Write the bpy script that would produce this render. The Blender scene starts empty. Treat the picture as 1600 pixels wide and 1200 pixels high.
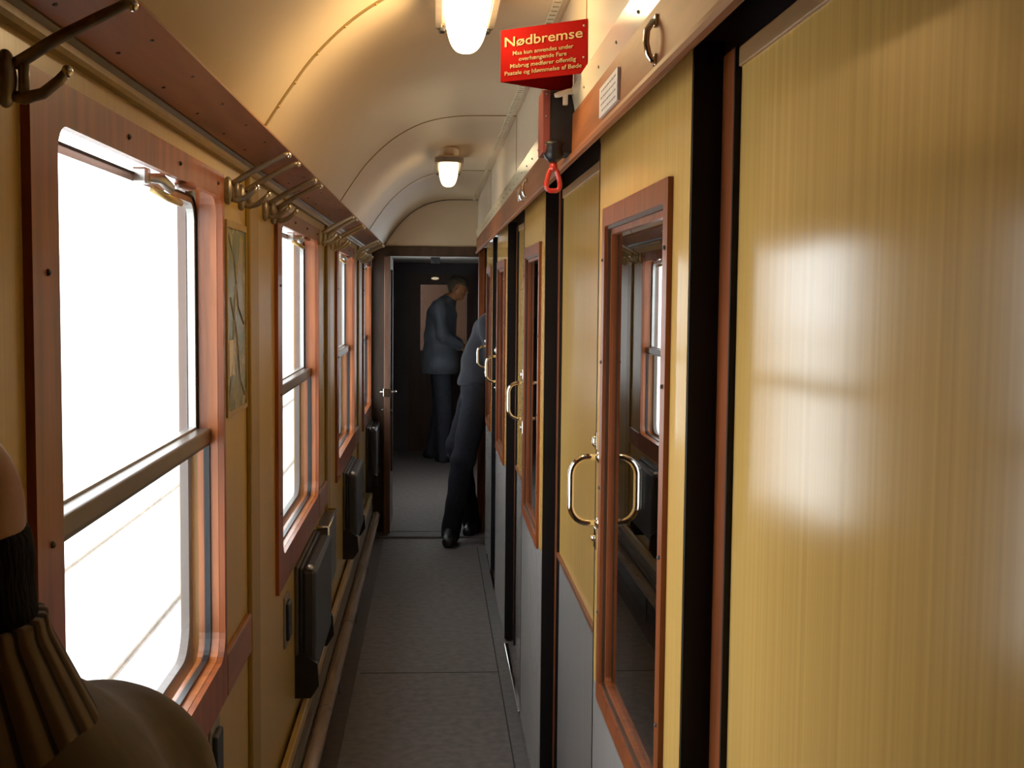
import bpy, math, random
import numpy as np
from mathutils import Vector, Matrix
random.seed(7)
S = bpy.context.scene
COL = S.collection

# ------------------------------------------------------------------ camera
F_PX, YAW, PITCH, ROLL, EYE = 1943.36, .0631, .0713, .0094, 1.63
fwd = Vector((math.sin(YAW)*math.cos(PITCH), math.cos(YAW)*math.cos(PITCH), -math.sin(PITCH)))
rgt = Vector((math.cos(YAW), -math.sin(YAW), 0)); upv = rgt.cross(fwd)
rg2 = math.cos(ROLL)*rgt + math.sin(ROLL)*upv
up2 = -math.sin(ROLL)*rgt + math.cos(ROLL)*upv
cd = bpy.data.cameras.new('camera'); cam = bpy.data.objects.new('camera', cd); COL.objects.link(cam)
M = Matrix.Identity(4)
for i, v in enumerate((rg2, up2, -fwd)):
    for j in range(3): M[j][i] = v[j]
M.translation = Vector((0, 0, EYE)); cam.matrix_world = M
cd.sensor_width = 36; cd.lens = F_PX/1600*36; cd.clip_start = .02; cd.clip_end = 500
S.camera = cam

# ------------------------------------------------------------------ world, exposure
W = bpy.data.worlds.new('world'); S.world = W; W.use_nodes = True
bg = W.node_tree.nodes['Background']; bg.inputs[0].default_value = (.93, .97, 1.0, 1); bg.inputs[1].default_value = 4.2
S.view_settings.view_transform = 'Standard'; S.view_settings.look = 'None'
S.view_settings.gamma = 1; S.view_settings.exposure = 0.42; S.view_settings.use_curve_mapping = False
S.cycles.use_denoising = True; S.cycles.max_bounces = 10; S.cycles.diffuse_bounces = 6
S.cycles.glossy_bounces = 5; S.cycles.transparent_max_bounces = 16; S.cycles.sample_clamp_indirect = 6
LAMP_STRENGTH = 13.0

# ------------------------------------------------------------------ materials
def newmat(name):
    m = bpy.data.materials.new(name); m.use_nodes = True
    n = m.node_tree.nodes; l = m.node_tree.links
    return m, n, l, n['Principled BSDF']
def mat(name, col, rough=.5, metal=0, var=0, scale=(8, 8, 8), bump=0, bscale=None, spec=.5, detail=3, ramp=None, coat=0, sheen=0):
    m, n, l, p = newmat(name)
    p.inputs['Base Color'].default_value = (*col, 1); p.inputs['Roughness'].default_value = rough
    p.inputs['Metallic'].default_value = metal; p.inputs['Specular IOR Level'].default_value = spec
    p.inputs['Coat Weight'].default_value = coat; p.inputs['Coat Roughness'].default_value = .12
    p.inputs['Sheen Weight'].default_value = sheen
    tc = n.new('ShaderNodeTexCoord')
    def noise(sc):
        mp = n.new('ShaderNodeMapping'); mp.inputs['Scale'].default_value = sc
        l.new(tc.outputs['Object'], mp.inputs[0])
        t = n.new('ShaderNodeTexNoise'); t.inputs['Scale'].default_value = 1; t.inputs['Detail'].default_value = detail
        l.new(mp.outputs[0], t.inputs['Vector']); return t
    t = noise(scale)
    r = n.new('ShaderNodeValToRGB')
    a = tuple(max(0, c*(1-var)) for c in col); b = tuple(min(1, c*(1+var)) for c in col)
    if ramp: a, b = ramp
    r.color_ramp.elements[0].color = (*a, 1); r.color_ramp.elements[1].color = (*b, 1)
    r.color_ramp.elements[0].position = .3; r.color_ramp.elements[1].position = .7
    l.new(t.outputs[0], r.inputs[0]); l.new(r.outputs[0], p.inputs['Base Color'])
    if bump:
        t2 = noise(bscale or scale); bn = n.new('ShaderNodeBump'); bn.inputs['Strength'].default_value = bump
        bn.inputs['Distance'].default_value = .01
        l.new(t2.outputs[0], bn.inputs['Height']); l.new(bn.outputs[0], p.inputs['Normal'])
    return m
M_ = {}
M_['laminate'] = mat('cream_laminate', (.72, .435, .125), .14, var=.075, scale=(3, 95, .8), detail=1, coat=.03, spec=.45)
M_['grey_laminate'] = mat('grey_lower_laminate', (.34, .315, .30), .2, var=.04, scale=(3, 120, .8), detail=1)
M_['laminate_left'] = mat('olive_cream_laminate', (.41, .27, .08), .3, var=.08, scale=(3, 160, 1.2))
M_['olive'] = mat('olive_cover_strip', (.27, .165, .035), .4, var=.12, scale=(3, 90, 2))
M_['mahogany'] = mat('mahogany', (.24, .062, .017), .34, spec=.3, var=.35, scale=(40, 40, 3), bump=.02, coat=.2)
M_['mahogany_long'] = mat('mahogany_board', (.24, .085, .03), .36, var=.25, scale=(40, 3, 40), bump=.02, coat=.15)
M_['board_right'] = mat('satin_brown_board', (.25, .085, .026), .5, var=.2, scale=(40, 3, 40), spec=.25)
M_['tanwood'] = mat('tan_wood_strip', (.40, .22, .09), .4, var=.1, scale=(40, 3, 40))
M_['orange_wood'] = mat('orange_varnished_wood', (.38, .115, .03), .3, var=.28, scale=(50, 50, 4), bump=.04, bscale=(120, 120, 14), coat=.25)
M_['darkwood'] = mat('dark_wood', (.06, .03, .015), .4, var=.3, scale=(20, 20, 3))
M_['ceiling'] = mat('cream_ceiling_paint', (.68, .53, .35), .42, spec=.35, var=.04, scale=(2, 2, 2), bump=.05, bscale=(5, 3, 5))
M_['fascia'] = mat('pale_fascia_laminate', (.74, .64, .50), .2, var=.03, scale=(2, 2, 2), bump=.02, bscale=(5, 3, 5))
M_['gloss'] = mat('gloss_cream_enamel', (.74, .64, .44), .15, var=.03)
M_['brass'] = mat('brassy_strip', (.45, .3, .11), .35, metal=.5, var=.1)
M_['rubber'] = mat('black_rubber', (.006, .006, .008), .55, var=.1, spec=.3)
M_['black'] = mat('black_enamel', (.012, .012, .014), .35, var=.1)
M_['chrome'] = mat('chrome', (.75, .73, .68), .09, metal=1, var=.02)
M_['dullsteel'] = mat('worn_nickel', (.27, .22, .17), .36, metal=.7, var=.2, scale=(60, 60, 60))
M_['palesteel'] = mat('pale_enamelled_steel', (.5, .42, .28), .35, metal=.25, var=.08)
M_['door_edge'] = mat('worn_brown_door_edge', (.12, .055, .032), .4, var=.25, scale=(40, 40, 3))
M_['bar_metal'] = mat('brown_anodised_bar', (.15, .11, .085), .3, metal=.5, var=.1)
M_['alu'] = mat('aluminium', (.55, .54, .52), .3, metal=.85, var=.08, scale=(30, 30, 5))
M_['alu_dark'] = mat('aged_aluminium', (.26, .21, .17), .4, metal=.4, var=.1, scale=(30, 30, 5))
M_['floor'] = mat('grey_brown_linoleum', (.150, .128, .118), .42, var=.28, scale=(26, 26, 26), detail=8, bump=.03, bscale=(90, 90, 90))
M_['floor2'] = mat('grey_edge_linoleum', (.14, .13, .125), .4, var=.2, scale=(30, 30, 30), detail=8)
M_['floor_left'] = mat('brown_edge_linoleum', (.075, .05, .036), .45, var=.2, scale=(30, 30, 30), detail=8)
M_['seam'] = mat('dark_floor_seam', (.02, .018, .018), .6)
M_['vest'] = mat('vestibule_grey_panel', (.085, .070, .072), .4, var=.15, scale=(4, 4, 4))
M_['vestceil'] = mat('vestibule_white_ceiling', (.42, .40, .36), .5, var=.05)
M_['vestwood'] = mat('vestibule_brown_door', (.11, .055, .035), .4, var=.2, scale=(20, 20, 3))
M_['redbrown'] = mat('faded_red_enamel', (.20, .045, .035), .4, var=.1)
M_['red'] = mat('red_enamel', (.15, .0022, .0012), .7, var=.06, spec=.03)
M_['redglass'] = mat('red_gloss_handle', (.50, .04, .03), .12, var=.1, coat=.6)
M_['lettering'] = mat('cream_lettering', (.27, .185, .095), .7, spec=.05)
M_['paper'] = mat('grey_white_label', (.55, .50, .46), .5, var=.1, scale=(120, 120, 120))
M_['greyink'] = mat('faded_grey_print', (.26, .24, .23), .7)
M_['ink'] = mat('ink', (.08, .07, .07), .6)
M_['seatvinyl'] = mat('charcoal_seat_vinyl', (.026, .025, .027), .45, var=.2, scale=(12, 12, 12), bump=.05)
M_['seatback'] = mat('grey_seat_back_plate', (.055, .042, .024), .5, var=.15)
M_['pipe'] = mat('brown_enamelled_pipe', (.50, .33, .2), .2, metal=.3, var=.12, scale=(30, 4, 30))
M_['heater'] = mat('grey_heater_casing', (.12, .105, .10), .35, metal=.4, var=.1)
M_['gravel'] = mat('pale_gravel', (.80, .79, .77), .95, var=.06, scale=(6, 6, 6), detail=8)
M_['rail'] = mat('rusty_rail', (.42, .34, .28), .5, metal=.2, var=.2)
M_['carbody'] = mat('carriage_outer_panel', (.22, .17, .15), .4, var=.05)
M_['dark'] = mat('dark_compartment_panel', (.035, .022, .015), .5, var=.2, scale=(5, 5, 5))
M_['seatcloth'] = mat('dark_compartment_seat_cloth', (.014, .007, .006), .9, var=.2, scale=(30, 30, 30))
M_['skin'] = mat('skin', (.42, .165, .06), .5, var=.08, scale=(20, 20, 20), bump=.03, bscale=(80, 80, 80))
M_['lip'] = mat('lip', (.35, .1, .07), .45)
M_['eye'] = mat('eye_white', (.7, .68, .64), .2)
M_['iris'] = mat('iris', (.03, .02, .015), .2)
M_['hair_dark'] = mat('brown_hair', (.03, .02, .012), .6, var=.5, scale=(90, 90, 14), bump=.5, bscale=(160, 160, 20))
M_['hair_grey'] = mat('dull_brown_hair', (.09, .065, .035), .6, var=.4, scale=(90, 90, 14), bump=.5, bscale=(160, 160, 20))
M_['navy'] = mat('navy_knit', (.011, .0105, .017), .9, var=.2, scale=(60, 60, 60), bump=.2, bscale=(220, 220, 90), sheen=.1)
M_['trouser'] = mat('charcoal_trouser_cloth', (.013, .0128, .018), .9, spec=.2, var=.15, scale=(40, 40, 40), bump=.1, bscale=(60, 60, 20))
M_['coat'] = mat('dark_slate_coat_cloth', (.085, .095, .115), .6, var=.25, scale=(9, 9, 5), bump=.2, bscale=(20, 20, 9), sheen=.2)
M_['jean'] = mat('dark_blue_trouser_cloth', (.028, .030, .042), .85, var=.2, scale=(30, 30, 30))
M_['shoe'] = mat('black_shoe_leather', (.010, .009, .009), .35, var=.2)
M_['beige'] = mat('beige_jacket_cloth', (.115, .076, .04), .85, var=.12, scale=(60, 60, 60), bump=.25, bscale=(14, 14, 14), sheen=.2)
M_['blackcollar'] = mat('black_roll_neck_knit', (.005, .0045, .006), .95, spec=.15, var=.3, scale=(80, 80, 80), bump=.3, bscale=(300, 300, 60))

def glass(name, tint, refl=1.0, rough=.0):
    m = bpy.data.materials.new(name); m.use_nodes = True
    n = m.node_tree.nodes; l = m.node_tree.links; n.clear()
    o = n.new('ShaderNodeOutputMaterial'); mx = n.new('ShaderNodeMixShader')
    t = n.new('ShaderNodeBsdfTransparent'); t.inputs[0].default_value = (*tint, 1)
    g = n.new('ShaderNodeBsdfGlossy'); g.inputs['Roughness'].default_value = rough
    ge = n.new('ShaderNodeNewGeometry'); dt = n.new('ShaderNodeVectorMath'); dt.operation = 'DOT_PRODUCT'
    l.new(ge.outputs['Normal'], dt.inputs[0]); l.new(ge.outputs['Incoming'], dt.inputs[1])
    def mth(op, a, b_=None):
        q = n.new('ShaderNodeMath'); q.operation = op
        for i, v in enumerate((a, b_)):
            if v is None: continue
            if isinstance(v, (int, float)): q.inputs[i].default_value = v
            else: l.new(v, q.inputs[i])
        return q.outputs[0]
    sc_ = mth('MULTIPLY', mth('POWER', mth('SUBTRACT', 1.0, mth('ABSOLUTE', dt.outputs['Value'])), 5.0), .96)
    mu = n.new('ShaderNodeMath'); mu.operation = 'MULTIPLY'; mu.inputs[1].default_value = refl; mu.use_clamp = True
    l.new(mth('ADD', sc_, .04), mu.inputs[0]); l.new(mu.outputs[0], mx.inputs[0])
    l.new(t.outputs[0], mx.inputs[1]); l.new(g.outputs[0], mx.inputs[2]); l.new(mx.outputs[0], o.inputs[0])
    return m
M_['glass'] = glass('window_glass', (.95, .97, .97), .6)
M_['doorglass'] = glass('door_glass', (.8, .78, .75), 1.7)
def emis(name, col, st, base=(.9, .8, .6)):
    m, n, l, p = newmat(name)
    p.inputs['Base Color'].default_value = (*base, 1); p.inputs['Roughness'].default_value = .25
    p.inputs['Emission Color'].default_value = (*col, 1); p.inputs['Emission Strength'].default_value = st
    return m
M_['lampglass'] = emis('glowing_opal_glass', (1.0, .72, .36), LAMP_STRENGTH)
M_['lampglass_dim'] = emis('dim_glowing_opal_glass', (1.0, .78, .46), 2.2)
M_['vestglow'] = emis('lit_number_plate', (1, .8, .5), .35)
M_['lampbase'] = mat('cream_lamp_base', (.75, .6, .42), .35)

# sleeve stripes: a knit band with dark stripes running across the collar
def stripe_mat():
    m, n, l, p = newmat('striped_knit')
    p.inputs['Roughness'].default_value = .9
    tc = n.new('ShaderNodeTexCoord'); sp = n.new('ShaderNodeSeparateXYZ'); l.new(tc.outputs['Object'], sp.inputs[0])
    # angle about the neck axis (object origin sits on the axis)
    at = n.new('ShaderNodeMath'); at.operation = 'ARCTAN2'; l.new(sp.outputs[1], at.inputs[0]); l.new(sp.outputs[0], at.inputs[1])
    mu = n.new('ShaderNodeMath'); mu.operation = 'MULTIPLY'; mu.inputs[1].default_value = 26; l.new(at.outputs[0], mu.inputs[0])
    sn = n.new('ShaderNodeMath'); sn.operation = 'SINE'; l.new(mu.outputs[0], sn.inputs[0])
    r = n.new('ShaderNodeValToRGB'); l.new(sn.outputs[0], r.inputs[0])
    r.color_ramp.elements[0].position = .0; r.color_ramp.elements[0].color = (.19, .13, .08, 1)
    r.color_ramp.elements[1].position = .93; r.color_ramp.elements[1].color = (.02, .018, .02, 1)
    e = r.color_ramp.elements.new(.72); e.color = (.16, .11, .07, 1)
    l.new(r.outputs[0], p.inputs['Base Color'])
    b = n.new('ShaderNodeBump'); b.inputs['Strength'].default_value = .5; b.inputs['Distance'].default_value = .004; b.invert = True
    l.new(sn.outputs[0], b.inputs['Height']); l.new(b.outputs[0], p.inputs['Normal'])
    return m
M_['stripe'] = stripe_mat()

def map_mat():
    m, n, l, p = newmat('route_map_print')
    p.inputs['Roughness'].default_value = .25
    tc = n.new('ShaderNodeTexCoord'); mp = n.new('ShaderNodeMapping'); mp.inputs['Scale'].default_value = (1, 11, 6)
    l.new(tc.outputs['Object'], mp.inputs[0])
    t = n.new('ShaderNodeTexNoise'); t.inputs['Scale'].default_value = 1; t.inputs['Detail'].default_value = 2; t.inputs['Distortion'].default_value = 1.2
    l.new(mp.outputs[0], t.inputs['Vector'])
    r = n.new('ShaderNodeValToRGB'); l.new(t.outputs[0], r.inputs[0]); r.color_ramp.interpolation = 'LINEAR'
    cr = r.color_ramp; cr.elements[0].position = .36; cr.elements[0].color = (.06, .12, .11, 1)
    cr.elements[1].position = .66; cr.elements[1].color = (.27, .21, .09, 1)
    for q, c in ((.44, (.10, .14, .06, 1)), (.49, (.21, .18, .09, 1)), (.53, (.12, .15, .08, 1)), (.57, (.25, .21, .12, 1))):
        e = cr.elements.new(q); e.color = c
    l.new(r.outputs[0], p.inputs['Base Color']); return m
M_['map'] = map_mat()

# ------------------------------------------------------------------ mesh helpers
class B:
    def __init__(s): s.v = []; s.f = []; s.sm = []
    def add(s, vs, fs, smooth=False):
        o = len(s.v); s.v += [tuple(v) for v in vs]; s.f += [tuple(i+o for i in f) for f in fs]; s.sm += [smooth]*len(fs); return s
    def box(s, x0, x1, y0, y1, z0, z1, bev=0):
        if x0 > x1: x0, x1 = x1, x0
        if y0 > y1: y0, y1 = y1, y0
        if z0 > z1: z0, z1 = z1, z0
        if not bev:
            vs = [(x, y, z) for x in (x0, x1) for y in (y0, y1) for z in (z0, z1)]
            return s.add(vs, [(0, 1, 3, 2), (4, 6, 7, 5), (0, 4, 5, 1), (2, 3, 7, 6), (0, 2, 6, 4), (1, 5, 7, 3)])
        import bmesh
        bm = bmesh.new(); bmesh.ops.create_cube(bm, size=1)
        for v in bm.verts:
            v.co = ((x0+x1)/2+v.co.x*(x1-x0), (y0+y1)/2+v.co.y*(y1-y0), (z0+z1)/2+v.co.z*(z1-z0))
        bmesh.ops.bevel(bm, geom=list(bm.edges), offset=bev, segments=2, affect='EDGES', profile=.5)
        bm.verts.index_update()
        s.add([v.co[:] for v in bm.verts], [[v.index for v in f.verts] for f in bm.faces]); bm.free(); return s
    def tube(s, pts, r, seg=12, closed=False, flat=None):
        pts = [Vector(p) for p in pts]; n = len(pts)
        rs = r if isinstance(r, (list, tuple)) else [r]*n
        T = []
        for i in range(n):
            a = pts[(i-1) % n] if (closed or i) else pts[0]; b = pts[(i+1) % n] if (closed or i < n-1) else pts[-1]
            T.append((b-a).normalized())
        ref = Vector((0, 0, 1)) if abs(T[0].z) < .9 else Vector((0, 1, 0))
        N = (ref-T[0]*ref.dot(T[0])).normalized(); vs = []
        for i in range(n):
            N = (N-T[i]*N.dot(T[i])).normalized(); Bn = T[i].cross(N)
            for k in range(seg):
                a = 2*math.pi*k/seg
                vs.append(pts[i]+(N*math.cos(a)+Bn*math.sin(a)*(flat or 1))*rs[i])
        fs = []
        for i in range(n if closed else n-1):
            j = (i+1) % n
            for k in range(seg):
                fs.append((i*seg+k, i*seg+(k+1) % seg, j*seg+(k+1) % seg, j*seg+k))
        s.add(vs, fs, True)
        if not closed:
            s.add(vs[:seg], [tuple(range(seg))[::-1]]); s.add(vs[-seg:], [tuple(range(seg))])
        return s
    def ball(s, c, r, seg=16, rings=10, half=None):
        r = r if isinstance(r, (tuple, list)) else (r, r, r); vs = []; fs = []
        for i in range(rings+1):
            t = math.pi*i/rings
            for k in range(seg):
                a = 2*math.pi*k/seg
                vs.append((c[0]+r[0]*math.sin(t)*math.cos(a), c[1]+r[1]*math.sin(t)*math.sin(a), c[2]+r[2]*math.cos(t)))
        for i in range(rings):
            for k in range(seg):
                fs.append((i*seg+k, (i+1)*seg+k, (i+1)*seg+(k+1) % seg, i*seg+(k+1) % seg))
        return s.add(vs, fs, True)
    def prism(s, poly, axis, a, b, smooth=False):
        """poly: 2D outline in the plane normal to axis, extruded a..b"""
        n = len(poly)
        def P(p, t):
            return (t, p[0], p[1]) if axis == 'x' else ((p[0], t, p[1]) if axis == 'y' else (p[0], p[1], t))
        vs = [P(p, a) for p in poly]+[P(p, b) for p in poly]
        s.add(vs, [(i, (i+1) % n, n+(i+1) % n, n+i) for i in range(n)], smooth)
        return s.add(vs, [tuple(range(n))[::-1], tuple(range(n, 2*n))])
    def ring(s, outer, inner, xa, xb, smooth_in=True):
        """frame in a y-z plane between two loops of equal length, from xa to xb"""
        n = len(outer); vs = []
        for x in (xa, xb):
            vs += [(x, *p) for p in outer]; vs += [(x, *p) for p in inner]
        q = lambda k, j: k*n+j % n
        fs = [];
        for j in range(n):
            fs.append((q(0, j), q(0, j+1), q(1, j+1), q(1, j)))
            fs.append((q(2, j), q(3, j), q(3, j+1), q(2, j+1)))
            fs.append((q(0, j), q(2, j), q(2, j+1), q(0, j+1)))
        s.add(vs, fs); s.add(vs, [(q(1, j), q(1, j+1), q(3, j+1), q(3, j)) for j in range(n)], False)
        return s
    def sheet(s, prof, y0, y1, smooth=True, th=.01, nrm=None):
        """profile in x-z extruded along y, with thickness away from the corridor"""
        n = len(prof); vs = []; out = []
        for i, (x, z) in enumerate(prof):
            a = prof[max(0, i-1)]; b = prof[min(n-1, i+1)]
            d = Vector((b[0]-a[0], b[1]-a[1])).normalized(); out.append((x-d.y*th, z+d.x*th))
        loop = list(prof)+out[::-1]
        vs = [(x, y0, z) for x, z in loop]+[(x, y1, z) for x, z in loop]; m = len(loop)
        fi = [(i, i+1, m+i+1, m+i) for i in range(n-1)]
        fo = [(i, (i+1) % m, m+(i+1) % m, m+i) for i in range(n-1, m)]
        s.add(vs, fi, smooth); s.add(vs, fo, False)
        s.add(vs, [(i, m-1-i, m-2-i, i+1) for i in range(n-1)]+[(m+i, m+i+1, m+m-2-i, m+m-1-i) for i in range(n-1)])
        return s
    def build(s, name, m, parent=None, origin=None):
        o = Vector(origin) if origin is not None else None
        vs = s.v if o is None else [tuple(Vector(v)-o) for v in s.v]
        me = bpy.data.meshes.new(name); me.from_pydata(vs, [], s.f); me.update()
        me.polygons.foreach_set('use_smooth', s.sm)
        ms = m if isinstance(m, (list, tuple)) else [m]
        for k in ms: me.materials.append(M_[k])
        ob = bpy.data.objects.new(name, me); COL.objects.link(ob)
        import bmesh
        bm = bmesh.new(); bm.from_mesh(me); bmesh.ops.remove_doubles(bm, verts=bm.verts, dist=1e-6)
        bmesh.ops.recalc_face_normals(bm, faces=bm.faces); bm.to_mesh(me); bm.free()
        if o is not None: ob.location = o
        if parent is not None: setpar(ob, parent)
        return ob
def split_build(b, name, m, parent):
    """one object per connected piece"""
    par = list(range(len(b.v)))
    def fd(i):
        while par[i] != i: par[i] = par[par[i]]; i = par[i]
        return i
    key = {}
    for i, v in enumerate(b.v):
        k = tuple(round(c, 5) for c in v)
        if k in key: par[fd(i)] = fd(key[k])
        else: key[k] = i
    for f in b.f:
        for i in f[1:]: par[fd(i)] = fd(f[0])
    gr = {}
    for f, sm in zip(b.f, b.sm): gr.setdefault(fd(f[0]), []).append((f, sm))
    out = []
    for fs in gr.values():
        ids = sorted({i for f, _ in fs for i in f}); mp = {i: j for j, i in enumerate(ids)}
        q = B(); q.v = [b.v[i] for i in ids]; q.f = [tuple(mp[i] for i in f) for f, _ in fs]; q.sm = [x for _, x in fs]
        out.append(q.build(name, m, parent))
    return out
def wloc(o):
    v = Vector(o.location)
    while o.parent: o = o.parent; v = v+Vector(o.location)
    return v
def setpar(ob, parent):
    # parents are never rotated or scaled when their parts are built: subtract the parent's world place
    ob.parent = parent; ob.location = Vector(ob.location)-wloc(parent)
def empty(name, loc=(0, 0, 0)):
    o = bpy.data.objects.new(name, None); o.empty_display_size = .1; COL.objects.link(o); o.location = loc; return o
def tag(o, label=None, cat=None, group=None, kind=None):
    if label: o['label'] = label
    if cat: o['category'] = cat
    if group: o['group'] = group
    if kind: o['kind'] = kind
    return o
def struct(o, label=None): o['kind'] = 'structure'; (o.__setitem__('label', label) if label else None); return o
def dup(root, d):
    r = root.copy(); COL.objects.link(r); r.location = Vector(root.location)+Vector(d)
    for ch in list(root.children):
        c = ch.copy(); COL.objects.link(c); c.parent = r
        for g in list(ch.children):
            e = g.copy(); COL.objects.link(e); e.parent = c
    return r
def rrect(y0, y1, z0, z1, r, n=6):
    """rounded rectangle; r is one radius or (bottom-left, bottom-right, top-right, top-left)"""
    rs = r if isinstance(r, (list, tuple)) else (r,)*4; out = []
    cs = [(y0, z0, 1, 1, math.pi), (y1, z0, -1, 1, 1.5*math.pi), (y1, z1, -1, -1, 0), (y0, z1, 1, -1, .5*math.pi)]
    for (cy, cz, sy, sz, a0), q in zip(cs, rs):
        q = max(q, 1e-4)
        for k in range(n+1):
            a = a0+.5*math.pi*k/n
            out.append((cy+sy*q+q*math.cos(a), cz+sz*q+q*math.sin(a)))
    return out

# ------------------------------------------------------------------ the shell
XL, XF, XD, XP, XB = -.43, -.42, .338, .386, .285     # left wall, door face, fixed panels, overhead board
YB, YE, YV = -1.5, 8.45, 12.95              # rear end, partition, vestibule end
PITCHW = 2.06
WIN = [1.4327+PITCHW*k for k in (0, 1, 2, 3)]  # near edges of the openings
WW, ZS, ZT = 1.085, .89, 1.817
WEND = [w+WW for w in WIN[:3]]+[8.36]   # the last window is narrower

fl = struct(B().box(-.56, .60, YB, YE+.03, -.05, 0).build('floor', 'floor'), 'grey brown speckled linoleum corridor floor')
struct(B().box(.289, .332, YB, 7.95, 0, .0015).build('trim_1', 'floor2'), 'grey linoleum edge strip along the foot of the doors')
struct(B().box(.284, .289, YB, 7.95, 0, .0018).build('trim_2', 'seam'), 'dark seam between floor and edge strip')
struct(B().box(-.31, .284, 5.28, 5.284, 0, .0012).build('trim_3', 'seam'), 'dark cross seam in the corridor linoleum')
struct(B().box(-.42, .40, YE-.20, YE+.04, .0015, .010).box(-.42, .40, YE-.19, YE-.18, .010, .013).box(-.42, .40, YE-.01, YE, .010, .013).build('trim_4', 'floor2'), 'ribbed metal threshold under the end doorway')
struct(B().box(-.9, .9, YE+.03, YV+.1, -.05, 0).build('floor_vestibule', 'floor'), 'dark floor of the vestibule beyond the end doorway')

# left wall: panels around each window opening
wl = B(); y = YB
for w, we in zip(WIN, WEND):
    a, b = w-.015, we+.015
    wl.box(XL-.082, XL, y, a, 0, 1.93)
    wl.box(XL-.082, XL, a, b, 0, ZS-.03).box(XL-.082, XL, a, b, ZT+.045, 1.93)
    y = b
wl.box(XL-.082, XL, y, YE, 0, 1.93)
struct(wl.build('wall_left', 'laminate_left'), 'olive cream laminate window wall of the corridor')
for k in range(4):
    y0 = 2.885+PITCHW*(k-1)
    struct(B().box(XL, XL+.012, y0, y0+.13, .02, 1.896, .003).build('trim_%d' % (5+2*k), 'olive'), 'olive vertical cover strip between two windows')
    struct(B().box(XL, XL+.007, y0+.138, y0+.158, .02, 1.896, .002).build('trim_%d' % (6+2*k), 'darkwood'), 'thin dark joint strip beside the olive cover strip')
# moulding, strip coloured dark as shadow and slanted board above the windows
struct(B().prism([(-.43, 1.896), (-.418, 1.896), (-.414, 1.901), (-.414, 1.909), (-.43, 1.909)], 'y', YB, YE).build('trim_13', 'olive'), 'yellow moulding above the window frames')
struct(B().prism([(-.43, 1.909), (-.420, 1.909), (-.413, 1.919), (-.43, 1.922)], 'y', YB, YE).build('trim_14', 'darkwood'), 'strip coloured dark as the shadow under the slanted ceiling board')
ub = B().prism([(-.43, 1.921), (-.409, 1.9185), (-.406, 1.917), (-.327, 1.948), (-.333, 1.958), (-.43, 1.965)], 'y', YB, YE)
ub = ub.build('trim_15', 'mahogany_long'); struct(ub, 'brown slanted wooden board between window wall and ceiling')
scr = B()
yy = .3
while yy < 8.2:
    for (px, pz) in ((-.390, 1.9232), (-.349, 1.9393)):
        scr.ball((px, yy, pz), (.0035, .0035, .0018), 8, 4)
    yy += .257
split_build(scr, 'screw', 'ink', ub)

# ceiling
PROF = [(-.345, 1.945), (-.333, 1.962), (-.31, 1.998), (-.284, 2.036), (-.25, 2.083), (-.207, 2.130), (-.16, 2.172), (-.107, 2.208), (-.05, 2.236), (.01, 2.254), (.08, 2.265), (.16, 2.269), (.292, 2.270)]
def prof_fine(p, n=5):
    out = []
    for i in range(len(p)-1):
        p0 = p[max(0, i-1)]; p1 = p[i]; p2 = p[i+1]; p3 = p[min(len(p)-1, i+2)]
        for k in range(n):
            t = k/n
            out.append(tuple(.5*((2*p1[c])+(-p0[c]+p2[c])*t+(2*p0[c]-5*p1[c]+4*p2[c]-p3[c])*t*t+(-p0[c]+3*p1[c]-3*p2[c]+p3[c])*t**3) for c in (0, 1)))
    return out+[p[-1]]
PF = prof_fine(PROF)
struct(B().sheet(PF, YB, YE, th=.015).build('ceiling', 'ceiling'), 'curved cream painted ceiling of the corridor')
def inset(p, d):
    out = []
    for i in range(len(p)):
        a = p[max(0, i-1)]; b = p[min(len(p)-1, i+1)]; v = Vector((b[0]-a[0], b[1]-a[1])).normalized()
        out.append((p[i][0]+v.y*d, p[i][1]-v.x*d))
    return out
for k, (ys, wd, m) in enumerate(((2.50, .016, 'brass'), (4.49, .006, 'olive'), (6.47, .006, 'olive'), (.48, .016, 'brass'))):
    pi = inset(PF, .0025)
    o = B().sheet(pi, ys, ys+wd, th=.003).build('trim_%d' % (16+k), m); struct(o, 'narrow cover strip following the ceiling curve')
    if wd > .01:
        s_ = B()
        for j in range(4, len(pi)-2, 6): s_.ball((pi[j][0], ys+wd/2, pi[j][1]), .0035, 8, 6)
        split_build(s_, 'screw', 'brass', o)
# perforated ventilation strip in the ceiling
vs = B()
vs.box(.255, .275, YB, YE-.02, 2.2655, 2.2695)
vs = vs.build('trim_20', 'gloss'); struct(vs, 'narrow slotted ventilation strip in the ceiling')
h = B(); yy = 1.9
while yy < 8.3: h.box(.258, .272, yy, yy+.006, 2.2645, 2.2657); yy += .042
setpar(h.build('slots', 'olive'), vs)

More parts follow.
